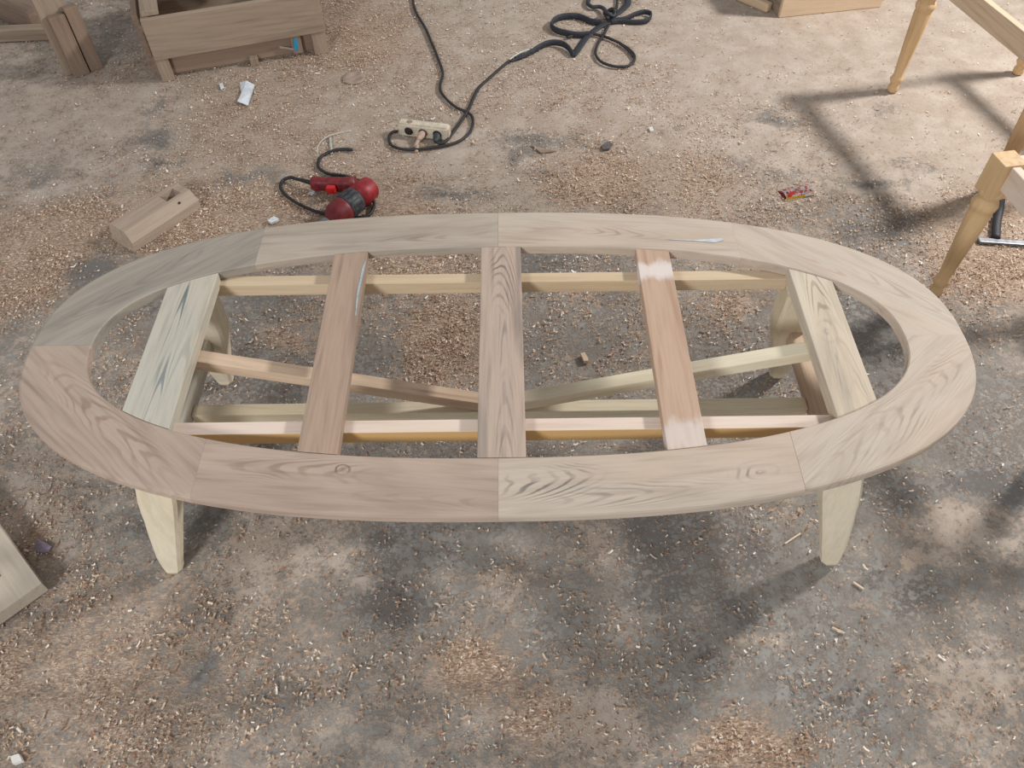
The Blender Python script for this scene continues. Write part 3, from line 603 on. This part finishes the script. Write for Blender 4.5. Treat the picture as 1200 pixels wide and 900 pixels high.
# local x runs along the upper edge, local y along the lower edge
sy = 1 if u2.cross(u1).z > 0 else -1
xs, ys = [0, .085, .5], [0, .055, .078, .42]
bm = bmesh.new(); gv = {(i, j): bm.verts.new((x, sy*y, .052)) for i, x in enumerate(xs) for j, y in enumerate(ys)}
fs = [bm.faces.new((gv[i, j], gv[i+1, j], gv[i+1, j+1], gv[i, j+1])) for i in range(2) for j in range(3) if (i, j) != (1, 1)]
for e in bmesh.ops.extrude_face_region(bm, geom=fs)['geom']:
    if isinstance(e, bmesh.types.BMVert): e.co.z = .016
bmesh.ops.recalc_face_normals(bm, faces=bm.faces)
finish('slotted_panel', bm_mesh(bm, 'slotted_panel', off=np.array([.4, .02, 0])), W_GREY, t)
for y0, y1 in ((.012, .045), (.34, .40)):
    ya, yb = sorted((sy*y0, sy*y1)); cb('batten', .03, .48, ya, yb, 0, .0155, W_OLD, parent=t)

# ------------------------------------------------------------------ litter
def slab(name, pts, z, h, mat, label, cat, curl=0):
    P = [at(a, b, z) for a, b in pts]; c = sum(P, Vector())/len(P); c.z = 0
    bm = bmesh.new(); top = [bm.verts.new(p-c+Vector((0, 0, h))) for p in P]; bot = [bm.verts.new(p-c) for p in P]
    if curl:
        for i, v in enumerate(top): dz = curl*(i % 2); v.co.z += dz; bot[i].co.z += dz*.9
    bm.faces.new(top); bm.faces.new(bot[::-1]); n = len(P)
    for i in range(n): bm.faces.new((top[i], bot[i], bot[(i+1) % n], top[(i+1) % n]))
    bmesh.ops.recalc_face_normals(bm, faces=bm.faces)
    o = finish(name, bm_mesh(bm, name), mat); o.location = (c.x, c.y, 0); tag(o, label, cat); return o
paper = plain('white_paper', lin(216, 222, 228), .7, .08, 30)
o = slab('paper_scrap', [(281, 97), (290, 98), (299, 100), (296, 111), (291, 124), (279, 122), (283, 110)], .002, .0015, paper, 'torn white paper scrap on the floor below the crate', 'paper', .012)
slab('paper_scrap', [(257, 99), (261, 98), (263, 103), (259, 105)], .002, .004, paper, 'tiny white paper bit left of the torn paper scrap', 'paper')
slab('foil_scrap', [(315, 258.5), (322, 257), (327, 258), (326, 262), (318, 263), (315, 262)], .002, .008, plain('foil', lin(214, 220, 220), .3, .1), 'small white foil scrap just behind the oval ring', 'foil scrap', .006)
slab('paper_scrap', [(361, 228), (366, 222), (371, 223.5), (366, 229)], .002, .002, paper, 'small white paper flake under the drill handle', 'paper')
slab('plastic_scrap', [(40, 640), (47, 634), (56, 637), (62, 642), (57, 648), (46, 649)], .001, .003, plain('mauve_plastic', lin(140, 124, 138), .5, .2), 'small mauve plastic scrap near the slotted board', 'plastic scrap', .005)
slab('wood_nub', [(680, 417), (685, 416), (689, 423), (689, 426), (684, 426)], .002, .012, W_OCHRE, 'tiny yellowish wood nub on the floor under the table', 'wood nub')
slab('chip_cube', [(15, 888), (25, 885), (29, 893), (18, 897)], .001, .012, plain('white_chip', lin(226, 222, 214), .7, .05), 'small white cube at the bottom left corner', 'chip')
slab('foil_scrap', [(760, 151), (764, 150), (766, 154), (762, 155)], .001, .006, plain('foil_b', lin(214, 214, 210), .4, .1), 'tiny white foil fleck on the floor right of the power strip', 'foil scrap')
slab('blade_offcut', [(102*1.0+520, 170), (640, 176), (652, 178), (634, 180)], .001, .004, W_OLD, 'thin dark wood sliver on the floor right of the power strip', 'wood sliver')
slab('dark_pebble', [(704, 173), (711, 168), (718, 170), (714, 176), (707, 177)], .001, .008, plain('dark_stone', lin(92, 88, 86), .8), 'small dark grey pebble right of the power strip', 'pebble')
# long wood slivers lying about
SL_ = [((1000, 682), (1012, 690), 'near the bottom right'), ((920, 637), (938, 625), 'left of the front right table leg'), ((975, 735), (990, 742), 'far below the front right table leg'), ((560, 400), (560, 400), '')]
chipm = wood('chip_pale', (222, 200, 176), (190, 160, 130), .2, 90, 0)
for (a, b), (c, d), lb in SL_[:3]:
    o = beam('wood_sliver', at(a, b, .003), at(c, d, .003), .004, .003, chipm, None, bev=.0006); tag(o, 'thin pale wood sliver '+lb, 'wood sliver')
# flat round disc
dc = at(415, 92)
o = lathe('sanding_disc', [(0, .047), (.004, .048), (.006, .046), (.006, .030), (.004, .026), (.004, .002)], Matrix.Translation((dc.x, dc.y, 0)) @ Matrix.Rotation(-math.pi/2, 4, 'Y'), plain('dusty_disc', lin(160, 140, 126), .9, .15, 40), None, 28)
tag(o, 'dusty round flat disc on the floor left of the black cord', 'disc')
# snack wrapper
kw = NT('wrapper_print'); tc = kw.n('ShaderNodeTexCoord').outputs['Object']; nz = kw.noise(tc, 42, 3, .6); nz2 = kw.noise(tc, 75, 2, .5)
cw = kw.mix(kw.step(nz, .42, .5), lin(196, 60, 54), lin(196, 186, 184)); cw = kw.mix(kw.step(nz, .56, .62), cw, lin(206, 140, 118)); cw = kw.mix(kw.step(nz2, .58, .64), cw, lin(88, 78, 82))
kw.link(cw, kw.p.inputs['Base Color']); kw.p.inputs['Roughness'].default_value = .35
t = thing('snack_wrapper', 'crumpled colourful snack wrapper on the floor right of centre', 'wrapper', at(934, 228)); o0 = Vector(t.location)
def patch(name, pts, mat, rows=5, h=.004):
    (a, b, c, d) = [at(x, y, z)-o0 for x, y, z in pts]; bm = bmesh.new(); n = rows; g = []
    for i in range(n+1):
        r = []
        for j in range(n+1):
            u, v = i/n, j/n; p = (a*(1-u)+b*u)*(1-v)+(d*(1-u)+c*u)*v; p.z += random.uniform(0, h)*(1 if 0 < i < n else .3)
            r.append(bm.verts.new(p))
        g.append(r)
    for i in range(n):
        for j in range(n): bm.faces.new((g[i][j], g[i+1][j], g[i+1][j+1], g[i][j+1]))
    geo = bmesh.ops.solidify(bm, geom=list(bm.faces), thickness=.0008)
    bmesh.ops.recalc_face_normals(bm, faces=bm.faces); return finish(name, bm_mesh(bm, name, gr=False), mat, t)
patch('sheet', [(914, 222, .004), (922, 232, .006), (955, 226, .010), (948, 216, .006)], kw.m)
patch('folded_edge', [(921, 232, .010), (922, 234.5, .003), (943, 231, .003), (943, 228, .012)], plain('yellow_film', lin(232, 200, 60), .35, .1), 3, .002)
patch('folded_edge', [(943, 228, .012), (943, 231, .003), (957, 227.5, .004), (956, 224.5, .010)], plain('white_film', lin(220, 216, 208), .35, .1), 3, .002)
patch('folded_edge', [(912, 223, .006), (911.5, 225, .002), (921, 234.5, .002), (921, 231, .010)], plain('red_film', lin(170, 30, 40), .35, .1), 3, .002)

# ------------------------------------------------------------------ wood shavings (uncountable)
def shavings(N, seed):
    r = np.random.default_rng(seed); P = np.zeros((0, 2))
    while len(P) < N:
        x = r.uniform(-2.9, 2.7, 200000); y = r.uniform(-1.1, 3.2, 200000)
        keep = np.abs(x) < 1.25+.43*(y+.75)          # the wedge of floor around the work area
        x, y = x[keep], y[keep]; s = floor_maps(x, y)[2]
        cl = vnoise(x*9, y*9, 11)*.6+vnoise(x*26, y*26, 12)*.5
        p = (s**1.5)*np.clip((cl-.28)*2.2, .04, 1)
        ok = r.random(len(x)) < p; P = np.r_[P, np.c_[x, y][ok]]
    return P[:N], r
N = 110000
P, r = shavings(N, 3)
Ls = .0016+.0030*r.random(N)**1.6; big = r.random(N) < .03; Ls[big] *= 2.2
Ws = np.minimum(Ls*r.uniform(.2, .5, N), .0022); an = r.uniform(0, 2*np.pi, N); cu = r.uniform(.2, 1.3, N)*Ls; z0 = r.uniform(.0005, .004, N); tilt = r.uniform(-.6, .6, N)
ux, uy = np.cos(an), np.sin(an); V = np.zeros((N, 6, 3))
for k, (l, hgt) in enumerate(((-1, 1), (0, 0), (1, 1))):
    for j, wv in enumerate((-1, 1)):
        V[:, k*2+j, 0] = P[:, 0]+ux*l*Ls-uy*wv*Ws; V[:, k*2+j, 1] = P[:, 1]+uy*l*Ls+ux*wv*Ws
        V[:, k*2+j, 2] = z0+cu*hgt*.5+np.maximum(0, tilt*wv*Ws+np.abs(tilt)*Ws)
base = (np.arange(N)*6)[:, None]
Fc = np.concatenate([base+np.array([0, 2, 3, 1]), base+np.array([2, 4, 5, 3])])
me = bpy.data.meshes.new('wood_shavings'); me.from_pydata(V.reshape(-1, 3).tolist(), [], Fc.tolist())
ks = NT('shaving_mix'); ri = ks.n('ShaderNodeNewGeometry').outputs['Random Per Island']
ramp = ks.n('ShaderNodeValToRGB'); ks.link(ri, ramp.inputs[0]); e = ramp.color_ramp.elements
e[0].color = lin(140, 106, 90); e[1].color = lin(248, 238, 226); e[0].position = 0
for pos, c in ((.3, lin(168, 136, 112)), (.6, lin(194, 166, 140)), (.86, lin(216, 196, 172))):
    q = e.new(pos); q.color = c
ks.link(ramp.outputs[0], ks.p.inputs['Base Color']); ks.p.inputs['Roughness'].default_value = .8; ks.p.inputs['Specular IOR Level'].default_value = .2
o = finish('wood_shavings', me, ks.m); tag(o, 'curled wood shavings and chips scattered over the floor', 'wood shavings', kind='stuff')
